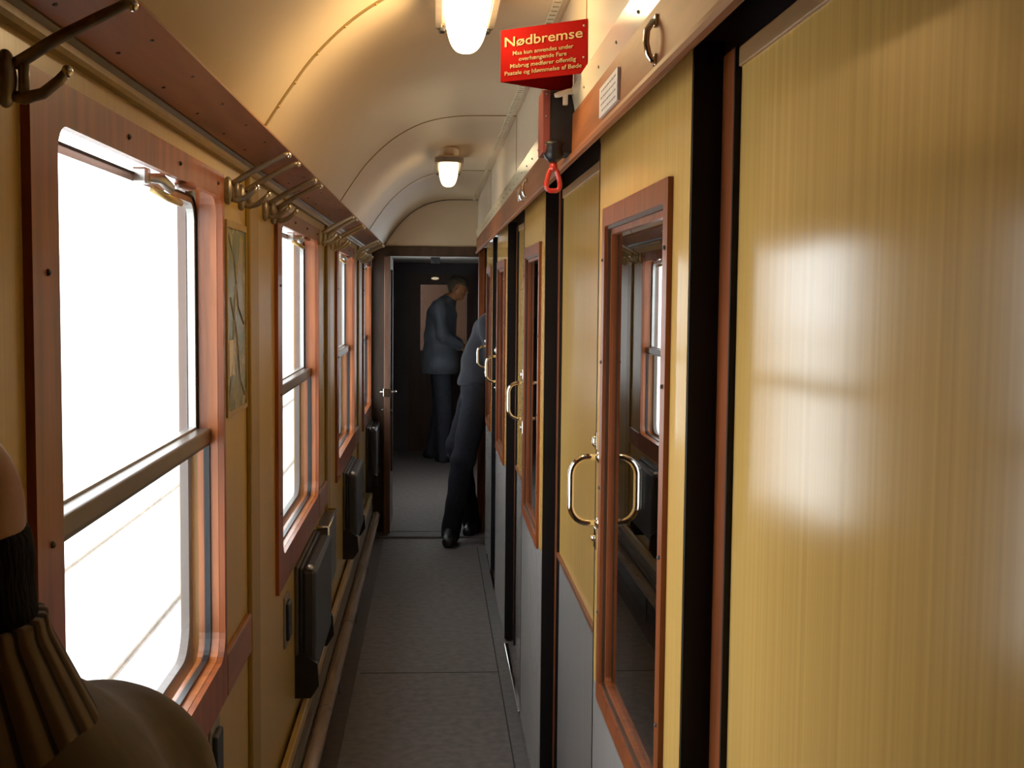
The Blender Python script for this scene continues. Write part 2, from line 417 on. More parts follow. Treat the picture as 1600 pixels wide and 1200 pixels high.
# right side above the doors: fascia, glossy strip, board with lower moulding
struct(B().box(.292, .31, YB, YE, 2.045, 2.27).build('trim_21', 'fascia'), 'pale glossy fascia above the overhead board')
for k, ys in enumerate((2.43, 4.49, 6.47)):
    struct(B().box(.2905, .292, ys, ys+.004, 2.05, 2.268).build('trim_%d' % (22+k), 'olive'), 'thin vertical joint in the fascia')
gs = struct(B().prism([(.280, 2.056), (.2915, 2.005), (.300, 2.005), (.300, 2.056)], 'y', YB, YE).build('trim_25', 'gloss'), 'glossy cream cover strip with screws above the overhead board')
s_ = B(); yy = .5
while yy < 8.3: s_.ball((.2858, yy, 2.030), .003, 8, 6); yy += .212
split_build(s_, 'screw', 'dullsteel', gs)
struct(B().prism([(.285, 2.006), (.284, 1.926), (.279, 1.922), (.277, 1.914), (.2785, 1.907), (.284, 1.905), (.2905, 1.909), (.293, 1.93), (.293, 2.006)], 'y', YB, YE).build('trim_26', 'board_right'), 'brown overhead board with a moulded lower edge above the doors')

# right side fixed panels between the doors
DOORS = [(1.645, 2.555), (3.81, 4.69), (5.76, 6.70), (7.22, 8.02)]
spans = [(YB, 1.573)]
for (a, b), nx in zip(DOORS, list(DOORS[1:])+[None]):
    if nx: spans.append((b-.03, nx[0]-.07))
wr = B()
wg = B()
for a, b in spans: wr.box(XP, XP+.03, a, b, .84, 1.926); wg.box(XP, XP+.03, a, b, 0, .84)
struct(wg.build('wall_right_lower', 'grey_laminate'), 'grey lower panels of the compartment wall')
struct(wr.build('wall_right', 'laminate'), 'cream laminate panels of the compartment wall')
struct(B().box(.30, .42, YB, YE, 2.03, 2.05).box(.40, .42, YB, YE, 1.945, 2.03).build('trim_65', 'black'), 'black sliding door track over the doors')
n = 27
for a, b in spans:
    struct(B().box(XP-.004, XP+.02, a, b, 1.920, 1.945, .002).build('trim_%d' % n, 'tanwood'), 'tan header strip over a fixed wall panel'); n += 1
    struct(B().box(XP-.008, XP, a, b, .832, .848, .002).build('trim_%d' % n, 'mahogany_long'), 'thin brown rail across a fixed wall panel'); n += 1
for a, b in DOORS:
    struct(B().box(XP-.008, XP+.03, a-.068, a+.01, 0, 1.945).build('trim_%d' % n, 'mahogany'), 'reddish brown upright at the edge of the wall panel'); n += 1
    struct(B().box(XP-.0085, XP+.02, a-.074, a-.068, 0, 1.945).build('trim_%d' % (n+60), 'rubber'), 'strip coloured dark as shade on the near face of the reddish brown upright')  # black strip stands for shade on the near face of the upright
    struct(B().box(XD-.004, XD+.014, b+.05, b+1.0 if b < 7 else 7.95, .0, .012, .003).build('trim_%d' % n, 'chrome'), 'bright floor guide rail for a sliding door'); n += 1

# dark compartments behind the wall
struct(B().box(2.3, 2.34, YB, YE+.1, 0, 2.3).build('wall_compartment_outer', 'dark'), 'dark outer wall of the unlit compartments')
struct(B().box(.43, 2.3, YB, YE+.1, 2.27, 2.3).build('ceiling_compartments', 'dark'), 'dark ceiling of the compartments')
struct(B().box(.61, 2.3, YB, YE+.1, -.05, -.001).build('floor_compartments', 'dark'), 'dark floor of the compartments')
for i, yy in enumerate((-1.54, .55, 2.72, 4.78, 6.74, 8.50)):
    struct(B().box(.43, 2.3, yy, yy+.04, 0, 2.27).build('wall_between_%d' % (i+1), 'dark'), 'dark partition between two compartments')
def bench(y0, y1, lab):
    t = empty('compartment_bench', (1.35, (y0+y1)/2, 0)); back = y1-.16
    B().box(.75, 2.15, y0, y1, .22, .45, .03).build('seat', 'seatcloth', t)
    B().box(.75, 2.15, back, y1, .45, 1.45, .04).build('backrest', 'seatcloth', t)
    tag(t, lab, 'bench')
bench(2.08, 2.70, 'dark upholstered bench seen dimly through the glass of the nearest door')

# end partition with lintel
top = [(x, z) for x, z in PF]
pt = B().prism([(.30, 1.95), (-.345, 1.95)]+[(x, z+.002) for x, z in top], 'y', YE, YE+.03)
struct(pt.build('wall_end', 'ceiling'), 'cream arched panel above the end doorway')
struct(B().box(-.345, .31, YE-.012, YE+.04, 1.885, 1.952, .004).build('trim_60', 'darkwood'), 'dark brown lintel over the end doorway')
eb = inset(PF, .004)
struct(B().sheet(eb[4:], YE-.006, YE, th=.006).build('trim_61', 'darkwood'), 'thin dark edging round the arched end panel')
struct(B().box(-.42, -.335, YE-.01, YE+.04, 0, 1.95, .004).build('trim_62', 'darkwood'), 'brown door post left of the end doorway')
struct(B().box(.345, .50, YE-.0, YE+.04, 0, 1.95, .004).build('trim_63', 'olive'), 'yellow brown door post right of the end doorway')
struct(B().box(.30, .345, YE-.03, YE+.04, 0, 1.95, .004).build('trim_64', 'mahogany'), 'red brown narrow post right of the end doorway')

# vestibule
for sx, nm, side in ((-1, 'wall_vestibule_left', 'left'), (1, 'wall_vestibule_right', 'right')):
    xa, xb = sx*.46, sx*.50
    struct(B().box(xa, xb, YE+.04, 9.2, 0, 2.0).box(xa, xb, 11.0, YV, 0, 2.0).box(xa, xb, 9.2, 11.0, 0, .85).box(xa, xb, 9.2, 11.0, 1.82, 2.0).build(nm, 'vest'), 'dark %s wall of the vestibule' % side)
struct(B().box(-.5, .5, YE+.04, YV, 1.955, 1.99).build('ceiling_vestibule', 'vestceil'), 'pale ceiling of the vestibule')
ew = B().box(-.5, .5, YV, YV+.04, 1.84, 2.0).box(-.5, -.26, YV, YV+.04, 0, 1.84).box(.42, .5, YV, YV+.04, 0, 1.84)
struct(ew.build('wall_vestibule_end', 'vest'), 'dark far end wall of the vestibule')
dr = B().box(-.26, -.14, YV-.01, YV+.03, 0, 1.84).box(.34, .42, YV-.01, YV+.03, 0, 1.84).box(-.14, .34, YV-.01, YV+.03, 1.73, 1.84).box(-.14, .34, YV-.01, YV+.03, 0, 1.05)
dr = struct(dr.build('door_6', 'vestwood'), 'brown glazed door at the far end of the vestibule')
B().box(-.14, .34, YV+.008, YV+.012, 1.05, 1.73).build('pane', 'doorglass', dr)
pl = B().ball((.01, YV-.014, 1.795), (.04, .006, .014), 16, 8).build('number_plate', 'vestglow'); setpar(pl, dr)
B().box(-.03, .05, 10.9, 11.0, 1.90, 1.955, .006).build('ceiling_fitting', 'black')
tag(bpy.data.objects['ceiling_fitting'], 'small dark box fixed to the pale vestibule ceiling', 'fitting')
nb = B().box(-.5, .5, YV+1.4, YV+1.44, 0, 2.2)
struct(nb.build('wall_next_carriage', 'vestwood'), 'brown wall seen through the far door glass')
struct(B().box(-.5, -.47, YV+.04, YV+1.4, -.05, .9).box(.47, .5, YV+.04, YV+1.4, -.05, 2.1).box(-.5, .5, YV+.04, YV+1.4, -.05, 0).box(-.5, .5, YV+.04, YV+1.4, 2.1, 2.15).build('wall_gangway', 'vest'), 'gangway walls past the far door')
# glazed door leaf standing open into the vestibule, free edge towards the corridor
lf = struct(empty('door_5', (-.302, YE+.05, 0)), 'open glazed end door folded back along the left of the vestibule')
B().box(-.332, -.290, YE-.13, YE-.085, .02, 1.88, .004).build('free_edge', 'door_edge', lf)
B().box(-.326, -.296, YE-.085, YE+.62, .02, .35).box(-.326, -.296, YE-.085, YE+.62, 1.80, 1.88).box(-.326, -.296, YE+.55, YE+.62, .35, 1.8).box(-.326, -.296, YE-.085, YE-.03, .35, 1.8).build('door_frame', 'darkwood', lf)
B().box(-.313, -.309, YE-.03, YE+.55, .35, 1.8).build('pane', 'doorglass', lf)
hd = B().tube([(-.33, YE-.105, .975), (-.352, YE-.105, .975), (-.358, YE-.09, .975), (-.358, YE+.03, .975)], .008)
hd.tube([(-.292, YE-.105, .975), (-.262, YE-.105, .975), (-.256, YE-.09, .975), (-.256, YE+.03, .975)], .008)
hd.box(-.336, -.286, YE-.137, YE-.08, .945, 1.0, .003)
hd.build('lever_handle', 'chrome', lf)
B().box(-.345, -.275, YE-.125, YE-.10, .845, .86, .003).build('lock_bolt', 'chrome', lf)
# unseen side windows of the vestibule; the right one is added to brighten it
for nm, sx in (('window_5', -1), ('window_6', 1)):
    vw = struct(empty(nm, (sx*.48, 10.1, 1.3)), 'unseen side window that lights the vestibule')
    B().ring(rrect(9.20, 11.0, .85, 1.82, .0), rrect(9.25, 10.95, .90, 1.77, .06), sx*.505, sx*.455).build('window_frame', 'alu_dark', vw)
    B().box(sx*.478, sx*.482, 9.24, 10.96, .89, 1.78).build('pane', 'glass', vw)
# rear end behind the camera
struct(B().box(-.53, .42, YB-.03, YB, 0, 2.28).build('wall_rear', 'laminate'), 'cream wall closing the corridor behind the viewer')

# ------------------------------------------------------------------ windows
def window(k, w, e):
    t = struct(empty('window_%d' % k, (XF, (w+e)/2, ZS)), 'wood framed sliding corridor window with aluminium sashes')
    out = rrect(w-.095, e+.022, ZS-.09, ZT+.048, .0)
    inn = rrect(w, e, ZS, ZT, (.05, .05, .045, .035))
    B().ring(out, inn, XF, XF-.012).build('wood_frame', 'mahogany', t)
    out2 = rrect(w-.014, e+.014, ZS-.029, ZT+.044, .0)
    inn2 = rrect(w+.001, e-.001, ZS+.001, ZT+.032, (.05, .05, .045, .035))
    B().ring(out2, inn2, XF-.012, XF-.052).build('wood_lining', 'orange_wood', t)
    # rail joining the bottom board to the next cover strip
    B().box(XL, XF+.002, e+.022, min(w-.095+1.53, YE-.015), ZS-.09, ZS-.0, .003).build('bottom_rail', 'mahogany_long', t)
    # outer shell reveal
    o3 = rrect(w-.014, e+.014, ZS-.029, ZT+.044, .0); i3 = rrect(w+.012, e-.020, ZS+.012, ZT+.041, (.07, .07, .05, .05))
    B().ring(o3, i3, XF-.068, XF-.084).build('outer_surround', 'carbody', t)
    # lower sash
    so = rrect(w+.001, e-.001, ZS+.001, 1.335, (.05, .05, .0, .0)); si = rrect(w+.007, e-.007, ZS+.007, 1.325, (.045, .045, .0, .0))
    ls = B().ring(so, si, XF-.028, XF-.040).build('lower_sash', 'black', t)
    B().box(XF-.036, XF-.033, w+.006, e-.006, ZS+.006, 1.33).build('pane', 'glass', ls)
    B().box(XF-.054, XF-.026, w-.002, e+.002, 1.330, 1.358, .003).build('transom_bar', 'bar_metal', t)
    # upper sash, lowered a little
    so = rrect(w+.002, e-.002, 1.34, 1.817, (0, 0, .045, .03)); si = rrect(w+.020, e-.020, 1.362, 1.803, (0, 0, .035, .02))
    us = B().ring(so, si, XF-.052, XF-.066).build('upper_sash', 'alu', t)
    si2 = rrect(w+.016, e-.016, 1.358, 1.806, (0, 0, .035, .02))
    B().ring(so, rrect(w+.006, e-.006, 1.348, 1.814, (0, 0, .045, .03)), XF-.049, XF-.052).build('gasket', 'rubber', us)
    B().box(XF-.061, XF-.058, w+.014, e-.014, 1.35, 1.81).build('pane', 'glass', us)
    # pull handle and catch on the upper sash
    c = w+.57*(e-w)
    B().box(XF-.056, XF-.030, c-.05, c-.02, 1.800, 1.826, .004).tube([(XF-.045, c-.04, 1.81), (XF-.02, c+.0, 1.812), (XF-.02, c+.07, 1.803), (XF-.045, c+.16, 1.800)], [.006, .009, .009, .005], 10).build('sash_catch', 'alu', us)
    B().tube([(XF-.045, c+.05, 1.80), (XF-.024, c+.07, 1.787), (XF-.024, c+.17, 1.785), (XF-.045, c+.19, 1.797)], .0065, 10).build('sash_handle', 'brass', us)
    B().ball((XF-.012, c+.16, ZT-.002), (.016, .06, .009), 16, 8).build('stop_block', 'mahogany', t)
    s_ = B()
    for yy in (w-.05, w+.3*(e-w), w+.62*(e-w), e-.05): s_.ball((XF+.0005, yy, ZT+.025), .004, 8, 6)
    for zz in (1.02, 1.35, 1.65): s_.ball((XF+.0005, w-.045, zz), .004, 8, 6)
    split_build(s_, 'screw', 'ink', t)
    return t
for k, w in enumerate(WIN): window(k+1, w, WEND[k])

# ------------------------------------------------------------------ sliding doors
def door(k, a, b, labels):
    L = b-a
    t = struct(empty('door_%d' % k, (XD+.02, (a+b)/2, 0)), labels)
    g1, g2, gb, gt = a+.115, b-.105, .82, 1.80      # outer edge of the window moulding
    m = .035
    p = B()
    zl = gb+.01
    p.box(XD, XD+.034, a, g1+m, zl, 1.962).box(XD, XD+.034, g2-m, b, zl, 1.962)
    lo = B().box(XD, XD+.034, a, b, .015, zl).build('lower_panel', 'grey_laminate', t); lo['label'] = 'grey lower panel'
    B().box(XD-.0012, XD, b-.006, b, .015, 1.94).build('gap_shadow_strip', 'rubber', t)  # dark strip drawn for the shadow line in the gap beside the leaf
    p.box(XD, XD+.034, g1+m, g2-m, zl, gb+m).box(XD, XD+.034, g1+m, g2-m, gt-m, 1.962)
    p.build('leaf', 'laminate', t)
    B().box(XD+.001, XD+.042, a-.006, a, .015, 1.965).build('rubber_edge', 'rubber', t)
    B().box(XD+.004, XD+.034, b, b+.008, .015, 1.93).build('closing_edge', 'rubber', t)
    fr = B().ring(rrect(g1, g2, gb, gt, 0), rrect(g1+m, g2-m, gb+m, gt-m, .006), XD-.008, XD+.003).build('window_moulding', 'mahogany', t)
    B().ring(rrect(g1+m-.001, g2-m+.001, gb+m-.001, gt-m+.001, 0), rrect(g1+m+.006, g2-m-.006, gb+m+.006, gt-m-.006, .004), XD-.002, XD+.036).build('window_lining', 'darkwood', t)
    B().ring(rrect(g1+m+.004, g2-m-.004, gb+m+.004, gt-m-.004, 0), rrect(g1+m+.018, g2-m-.018, gb+m+.016, gt-m-.016, .01), XD+.004, XD+.0125).build('glazing_bead', 'mahogany', t)
    B().box(XD+.0095, XD+.0125, g1+m+.008, g2-m-.008, gb+m+.006, gt-m-.006).build('pane', 'doorglass', t)
    s_ = B()
    for zz in (1.0, 1.25, 1.5, 1.7): s_.ball((XD-.0085, g1+.016, zz), .0035, 8, 6).ball((XD-.0085, g2-.016, zz), .0035, 8, 6)
    split_build(s_, 'screw', 'ink', fr)
    y = b-.055; z0, z1, d, r = 1.168, 1.303, .058, .0068
    pts = [(XD, y, z1), (XD-.022, y, z1)]
    for j in range(1, 8):
        q = j/7*math.pi/2; pts.append((XD-.022-(d-.022)*math.sin(q), y, z1-.036+.036*math.cos(q)))
    for j in range(0, 8):
        q = j/7*math.pi/2; pts.append((XD-.022-(d-.022)*math.cos(q), y, z0+.036-.036*math.sin(q)))
    pts.append((XD, y, z0))
    hd = B().tube(pts, r, 14).build('handle', 'chrome', t)
    split_build(B().ball((XD-.002, y, z1), (.004, .012, .012)).ball((XD-.002, y, z0), (.004, .012, .012)), 'rosette', 'chrome', hd)
    B().box(XD-.006, XD, y+.012, y+.03, z1+.012, z1+.05, .002).ball((XD-.008, y+.02, z1+.03), (.006, .008, .012)).build('catch', 'chrome', t)
    B().box(XD-.006, XD, y+.004, y+.03, z0-.058, z0-.012, .002).ball((XD-.008, y+.016, z0-.035), (.006, .007, .007)).build('lock', 'chrome', t)
    return t
dl = ['nearest sliding door with tall glass, chrome handle reflected in it', 'second sliding door along the corridor', 'third sliding door along the corridor', 'farthest sliding door, beside the leaning man']
for k, ((a, b), l_) in enumerate(zip(DOORS, dl)): door(k+1, a, b, l_)

# ------------------------------------------------------------------ ceiling lamps
def half_bowl(cx, cy, zt, rx, ry, rz, seg=40, rings=12, ex=2.6):
    b = B(); vs = []; fs = []
    for i in range(rings+1):
        t = .5*math.pi*i/rings
        for k in range(seg):
            a = 2*math.pi*k/seg; ca, sa = math.cos(a), math.sin(a)
            sx = math.copysign(abs(ca)**(2/ex), ca); sy = math.copysign(abs(sa)**(2/ex), sa)
            vs.append((cx+rx*sx*math.cos(t)**.55, cy+ry*sy*math.cos(t)**.55, zt-rz*math.sin(t)**1.0))
    for i in range(rings):
        for k in range(seg): fs.append((i*seg+k, i*seg+(k+1) % seg, (i+1)*seg+(k+1) % seg, (i+1)*seg+k))
    return b.add(vs, fs, True)
def lamp(cy, lab, glassmat):
    cx = .062; t = empty('ceiling_lamp', (cx, cy, 2.262))
    base = half_bowl(cx, cy, 2.262, .045, .22, .05).build('base', 'lampbase', t)
    zr = 2.215
    out = [(x-cx, y) for x, y in rrect(cx-.062, cx+.062, cy-.28, cy+.28, .05, 8)]
    inn = [(x-cx, y) for x, y in rrect(cx-.050, cx+.050, cy-.265, cy+.265, .045, 8)]
    n = len(out); vs = []
    for z in (zr, zr-.022):
        vs += [(x+cx, y, z) for x, y in out]; vs += [(x+cx, y, z) for x, y in inn]
    fs = []
    for j in range(n):
        q = lambda kk: kk*n+j; p = lambda kk: kk*n+(j+1) % n
        fs += [(q(2), p(2), p(3), q(3)), (q(0), q(2), p(2), p(0)), (q(1), p(1), p(3), q(3)), (q(0), p(0), p(1), q(1))]
    B().add(vs, fs).build('housing_ring', 'alu_dark', t)
    B().box(cx-.05, cx+.05, cy-.24, cy+.24, 2.203, 2.224, .004).build('reflector_tray', 'lampbase', t)
    cl = B()
    for sx in (-1, 1): cl.box(cx+sx*.048-.007, cx+sx*.048+.007, cy+.235, cy+.262, 2.186, 2.199, .003)
    split_build(cl, 'clip', 'black', t)
    half_bowl(cx, cy, 2.204, .044, .245, .088).build('glass_globe', glassmat, t)
    tag(t, lab, 'lamp', 'ceiling lamps')
    return t
lamp(2.45, 'glowing elongated opal ceiling lamp nearest the red sign', 'lampglass')
lamp(5.62, 'smaller looking ceiling lamp with grey ring, further down the corridor', 'lampglass_dim')

# ------------------------------------------------------------------ coat hooks
def hook(y, m, lab):
    t = empty('coat_hook', (XL, y, 1.84))
    B().ball((XF-.004, y, 1.839), (.012, .014, .029), 20, 12).build('base_plate', m, t)
    B().tube([(XF+.004, y, 1.853), (XF+.014, y, 1.858), (XF+.045, y, 1.878), (XF+.085, y, 1.899), (XF+.112, y, 1.913), (XF+.119, y, 1.915)], [.006, .0068, .0064, .006, .0056, .005], 10).build('long_prong', m, t)
    B().ball((XF+.121, y, 1.913), (.0052, .0052, .0065)).build('prong_tip', 'chrome', t)
    B().ball((XF+.056, y, 1.847), (.0058, .0058, .0068)).build('prong_tip', 'chrome', t)
    B().tube([(XF+.014, y, 1.858), (XF+.014, y, 1.822)], .0055, 10).tube([(XF+.004, y, 1.822), (XF+.014, y, 1.820), (XF+.032, y, 1.825), (XF+.048, y, 1.838), (XF+.055, y, 1.846)], [.006, .0066, .006, .0056, .005], 10).build('short_prong', m, t)
    tag(t, lab, 'coat hook', 'coat hooks along the window wall')
    return t
h0 = hook(1.277, 'dullsteel', 'large coat hook above the near left corner of the nearest window')
places = ['after the first window', 'after the second window', 'after the third window']
spot = ['first', 'second', 'third', 'fourth']
for gi, base in enumerate((2.61, 2.61+PITCHW, 2.61+2*PITCHW)):
    hp = hook(base, 'dullsteel' if gi == 0 else 'palesteel', '%s hook of the row %s' % (spot[0], places[gi]))
    hp['label'] = 'double pronged coat hook, %s of four %s' % (spot[0], places[gi])
    for j, dy in enumerate((.18, .57, .73)):
        q = dup(hp, (0, dy, 0)); q['label'] = 'double pronged coat hook, %s of four %s' % (spot[j+1], places[gi])

# ------------------------------------------------------------------ route map, plates, ashtrays
t = empty('route_map', (XL+.003, 2.68, 1.57))
B().box(XL+.0005, XL+.003, 2.60, 2.868, 1.372, 1.778).build('print', 'map', t)
B().ring(rrect(2.598, 2.870, 1.370, 1.780, 0), rrect(2.608, 2.860, 1.380, 1.765, 0), XL+.001, XL+.0055).build('border', 'olive', t)
lb = B().box(XL+.0032, XL+.0045, 2.625, 2.69, 1.455, 1.53).build('white_slip', 'paper', t); lb['label'] = 'small white paper slip stuck on the map'
s_ = B()
for pts in (((2.58, 1.75), (2.65, 1.70), (2.70, 1.60), (2.78, 1.56)), ((2.60, 1.62), (2.68, 1.54), (2.72, 1.44), (2.79, 1.40)), ((2.57, 1.40), (2.62, 1.48), (2.66, 1.62), (2.73, 1.74))):
    s_.tube([(XL+.0034, a+.05, b_) for a, b_ in pts], .002, 6)
split_build(s_, 'route_line', 'greyink', t)
tag(t, 'faded green and beige route map on the wall after the nearest window', 'map')

def ashtray(y, lab, z0=.60):
    t = empty('wall_ashtray', (XL, y, z0))
    B().box(XL, XL+.006, y-.05, y+.05, z0, z0+.15, .003).build('back_plate', 'dullsteel', t)
    B().box(XL+.004, XL+.016, y-.035, y+.035, z0+.02, z0+.13, .005).build('lid', 'black', t)
    tag(t, lab, 'ashtray'); return t
ashtray(3.62, 'dark wall ashtray beside the nearest folding seat')
ashtray(2.42, 'dark wall ashtray just under the bottom board of the nearest window', .64)

# ------------------------------------------------------------------ folding seats
def seat(y, lab):
    t = empty('folding_seat', (XL, y+.3, .35))
    B().box(XL, XL+.012, y-.01, y+.62, .50, .78, .004).build('back_plate', 'seatback', t)
    B().box(XL+.020, XL+.066, y+.01, y+.60, .43, .765, .012).build('seat_cushion', 'seatvinyl', t)
    B().box(XL+.012, XL+.024, y+.0, y+.61, .42, .775, .004).build('seat_board', 'black', t)
    for yy in (y+.0, y+.585):
        B().prism([(XL, .52), (XL+.07, .47), (XL+.075, .40), (XL+.05, .36), (XL, .36)], 'y', yy, yy+.024).build('hinge_bracket', 'black', t)
    B().ball((XL+.045, y+.02, .772), (.012, .012, .010)).build('stop_button', 'alu', t)
    return tag(t, lab, 'folding seat', 'folding seats under the windows')
s0 = seat(3.86, 'nearest folded grey wall seat, beside the chrome topped bin')
q = dup(s0, (0, PITCHW, 0)); q['label'] = 'second folded wall seat, under the third window'
q = dup(s0, (0, 2*PITCHW-.05, 0)); q['label'] = 'farthest folded wall seat, next to the end doorway'
t = empty('waste_bin', (XL, 4.76, .60))
B().box(XL, XL+.045, 4.58, 4.95, .52, .765, .006).build('bin_body', 'heater', t)
B().tube([(XL, 4.57, .77), (XL+.045, 4.57, .77), (XL+.045, 4.96, .77), (XL, 4.96, .77)], .005, 8).tube([(XL, 4.57, .652), (XL+.043, 4.57, .652)], .004, 8).tube([(XL+.045, 4.57, .77), (XL+.045, 4.57, .652)], .004, 8).build('rim', 'chrome', t)
tag(t, 'grey wall bin with a bright chrome rim behind the nearest folding seat', 'bin')

# ------------------------------------------------------------------ heating pipe and casing
t = empty('heating_pipe', (-.38, 4, 0))
PX, PZ = -.378, .165
B().tube([(PX, YB+.02, PZ), (PX, 8.2, PZ)], .027, 24).build('pipe', 'pipe', t)
jb = B()
for yy in (1.1, 2.2, 3.29, 4.30, 5.44, 6.58, 7.68): jb.tube([(PX, yy, PZ), (PX, yy+.006, PZ)], .0276, 24)
split_build(jb, 'joint_ring', 'ink', t)
br = B(); yy = .6
while yy < 8.2: br.box(PX-.004, PX+.004, yy, yy+.03, 0, PZ-.02); yy += 1.1
split_build(br, 'pipe_foot', 'heater', t)
tag(t, 'long rounded brown heating pipe with joints running along the left floor', 'pipe')
t = empty('heater_casing', (-.41, 4, 0))
B().box(-.4195, -.409, YB, 8.2, 0, .275, .002).build('back_plate', 'heater', t)
B().box(-.4195, -.400, YB, 8.2, .275, .315, .004).build('top_lip', 'laminate_left', t)
f_ = B()
for z in (.255, .235, .215, .195): f_.box(-.409, -.400, YB, 8.2, z-.004, z+.003)
split_build(f_, 'fin', 'alu_dark', t)
tag(t, 'low ribbed heater casing between the window wall and the heating pipe', 'heater')
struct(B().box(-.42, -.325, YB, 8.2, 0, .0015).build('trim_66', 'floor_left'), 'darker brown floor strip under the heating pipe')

# ------------------------------------------------------------------ emergency brake sign, box and handle
def text_mesh(body, size, name, mat_, thick=.0004, align='CENTER', xs=1.0, bold=0):
    cu = bpy.data.curves.new(name, 'FONT'); cu.body = body; cu.size = size; cu.align_x = align; cu.extrude = thick; cu.offset = bold
    cu.resolution_u = 3
    tmp = bpy.data.objects.new(name+'_tmp', cu); COL.objects.link(tmp)
    dg = bpy.context.evaluated_depsgraph_get(); me = bpy.data.meshes.new_from_object(tmp.evaluated_get(dg))
    bpy.data.objects.remove(tmp)
    me.materials.clear(); me.materials.append(M_[mat_])
    return me, xs
AP = Vector((.131, 2.53, 0)); WL = Vector((.2895, 2.405, 0)); WR = Vector((.2895, 2.655, 0))
Z0, Z1 = 2.056, 2.158
def plate(a, b):
    d = (b-a).normalized(); nn = Vector((d.y, -d.x, 0)); th = .002; bb = B()
    c = [a, b, b-nn*th, a-nn*th]
    vs_ = [(p.x, p.y, z) for z in (Z0, Z1) for p in c]
    bb.add(vs_, [(0, 1, 2, 3), (4, 5, 6, 7), (0, 1, 5, 4), (1, 2, 6, 5), (2, 3, 7, 6), (3, 0, 4, 7)]); return bb
sg = empty('emergency_brake_sign', (.27, 2.53, Z0))
plate(AP, WL).build('front_plate', 'red', sg); plate(WR, AP).build('rear_plate', 'red', sg)
d = (WL-AP).normalized(); nn = Vector((d.y, -d.x, 0))
if nn.y > 0: nn = -nn
L = (WL-AP).length
LINES = [('Nødbremse', .0265, .068, .0003), ('Maa kun anvendes under', .0112, .050, .00010), ('overhængende Fare', .0112, .0375, .0001), ('Misbrug medfører offentlig', .0112, .025, .0001), ('Paatale og Idømmelse af Bøde', .0112, .0115, .0001)]
for i, (txt, sz, zz, bd) in enumerate(LINES):
    me, _ = text_mesh(txt, sz, 'lettering', 'lettering', bold=bd)
    w_ = max(v.co.x for v in me.vertices)-min(v.co.x for v in me.vertices)
    target = [.182, .142, .112, .154, .180][i]*L/.2018
    sx = target/w_
    ob = bpy.data.objects.new('lettering', me); COL.objects.link(ob)
    R_ = Matrix((( d.x*sx, 0, nn.x, 0), (d.y*sx, 0, nn.y, 0), (0, 1, 0, 0), (0, 0, 0, 1)))
    o = AP+d*(L*.5)+nn*.0012+Vector((0, 0, Z0+zz))
    me.transform(Matrix.Translation(o-Vector((.27, 2.53, Z0)))@R_)
    ob.parent = sg
split_build(B().ball((.284, 2.409, Z1-.012), .0025, 8, 6).ball((.284, 2.409, Z0+.03), .0025, 8, 6), 'rivet', 'dullsteel', sg)
tag(sg, 'folded red sign with cream lettering about the emergency brake, above the brake box', 'sign')

bx = empty('brake_box', (.26, 2.65, 1.92))
B().box(.238, .289, 2.600, 2.70, 1.925, 2.054, .003).build('box', 'black', bx)
sd = B().box(.222, .239, 2.598, 2.70, 1.925, 2.054, .002).build('side_plate', 'redbrown', bx)
split_build(B().ball((.2305, 2.597, 2.045), .002, 8, 6).ball((.2305, 2.597, 1.942), .002, 8, 6).ball((.2305, 2.597, 2.0), .002, 8, 6), 'rivet', 'dullsteel', sd)
B().tube([(.247, 2.61, 1.95), (.247, 2.61, 1.945), (.247, 2.61, 1.937), (.247, 2.61, 1.926), (.247, 2.61, 1.915), (.247, 2.61, 1.906)], [.018, .024, .019, .022, .018, .008], 20).build('valve_body', 'black', bx)
B().tube([(.288, 2.58, 2.050), (.272, 2.575, 2.047), (.252, 2.57, 2.040), (.244, 2.57, 2.038)], [.007, .006, .006, .004], 10, flat=.6).box(.262, .272, 2.572, 2.584, 2.020, 2.043, .002).build('cable_lever', 'lampbase', bx)
tag(bx, 'black emergency brake box with a red side plate, hanging under the red sign', 'brake box')
ph = B()
pts = [(.247+dx, 2.61, 1.848+dz) for dx, dz in ((-.0125, .004), (-.0145, .012), (-.0125, .024), (-.008, .040), (-.0035, .047), (.0035, .047), (.008, .040), (.0125, .024), (.0145, .012), (.0125, .004), (.007, .0005), (-.007, .0005))]
ph.tube(pts, .0052, 12, closed=True)
ph.tube([(.247, 2.61, 1.908), (.247, 2.61, 1.896), (.247, 2.61, 1.888)], [.007, .009, .007], 12)
ph = ph.build('brake_pull_handle', 'redglass', None, origin=(.247, 2.61, 1.89))
tag(ph, 'small red pull loop hanging below the black brake valve', 'handle')

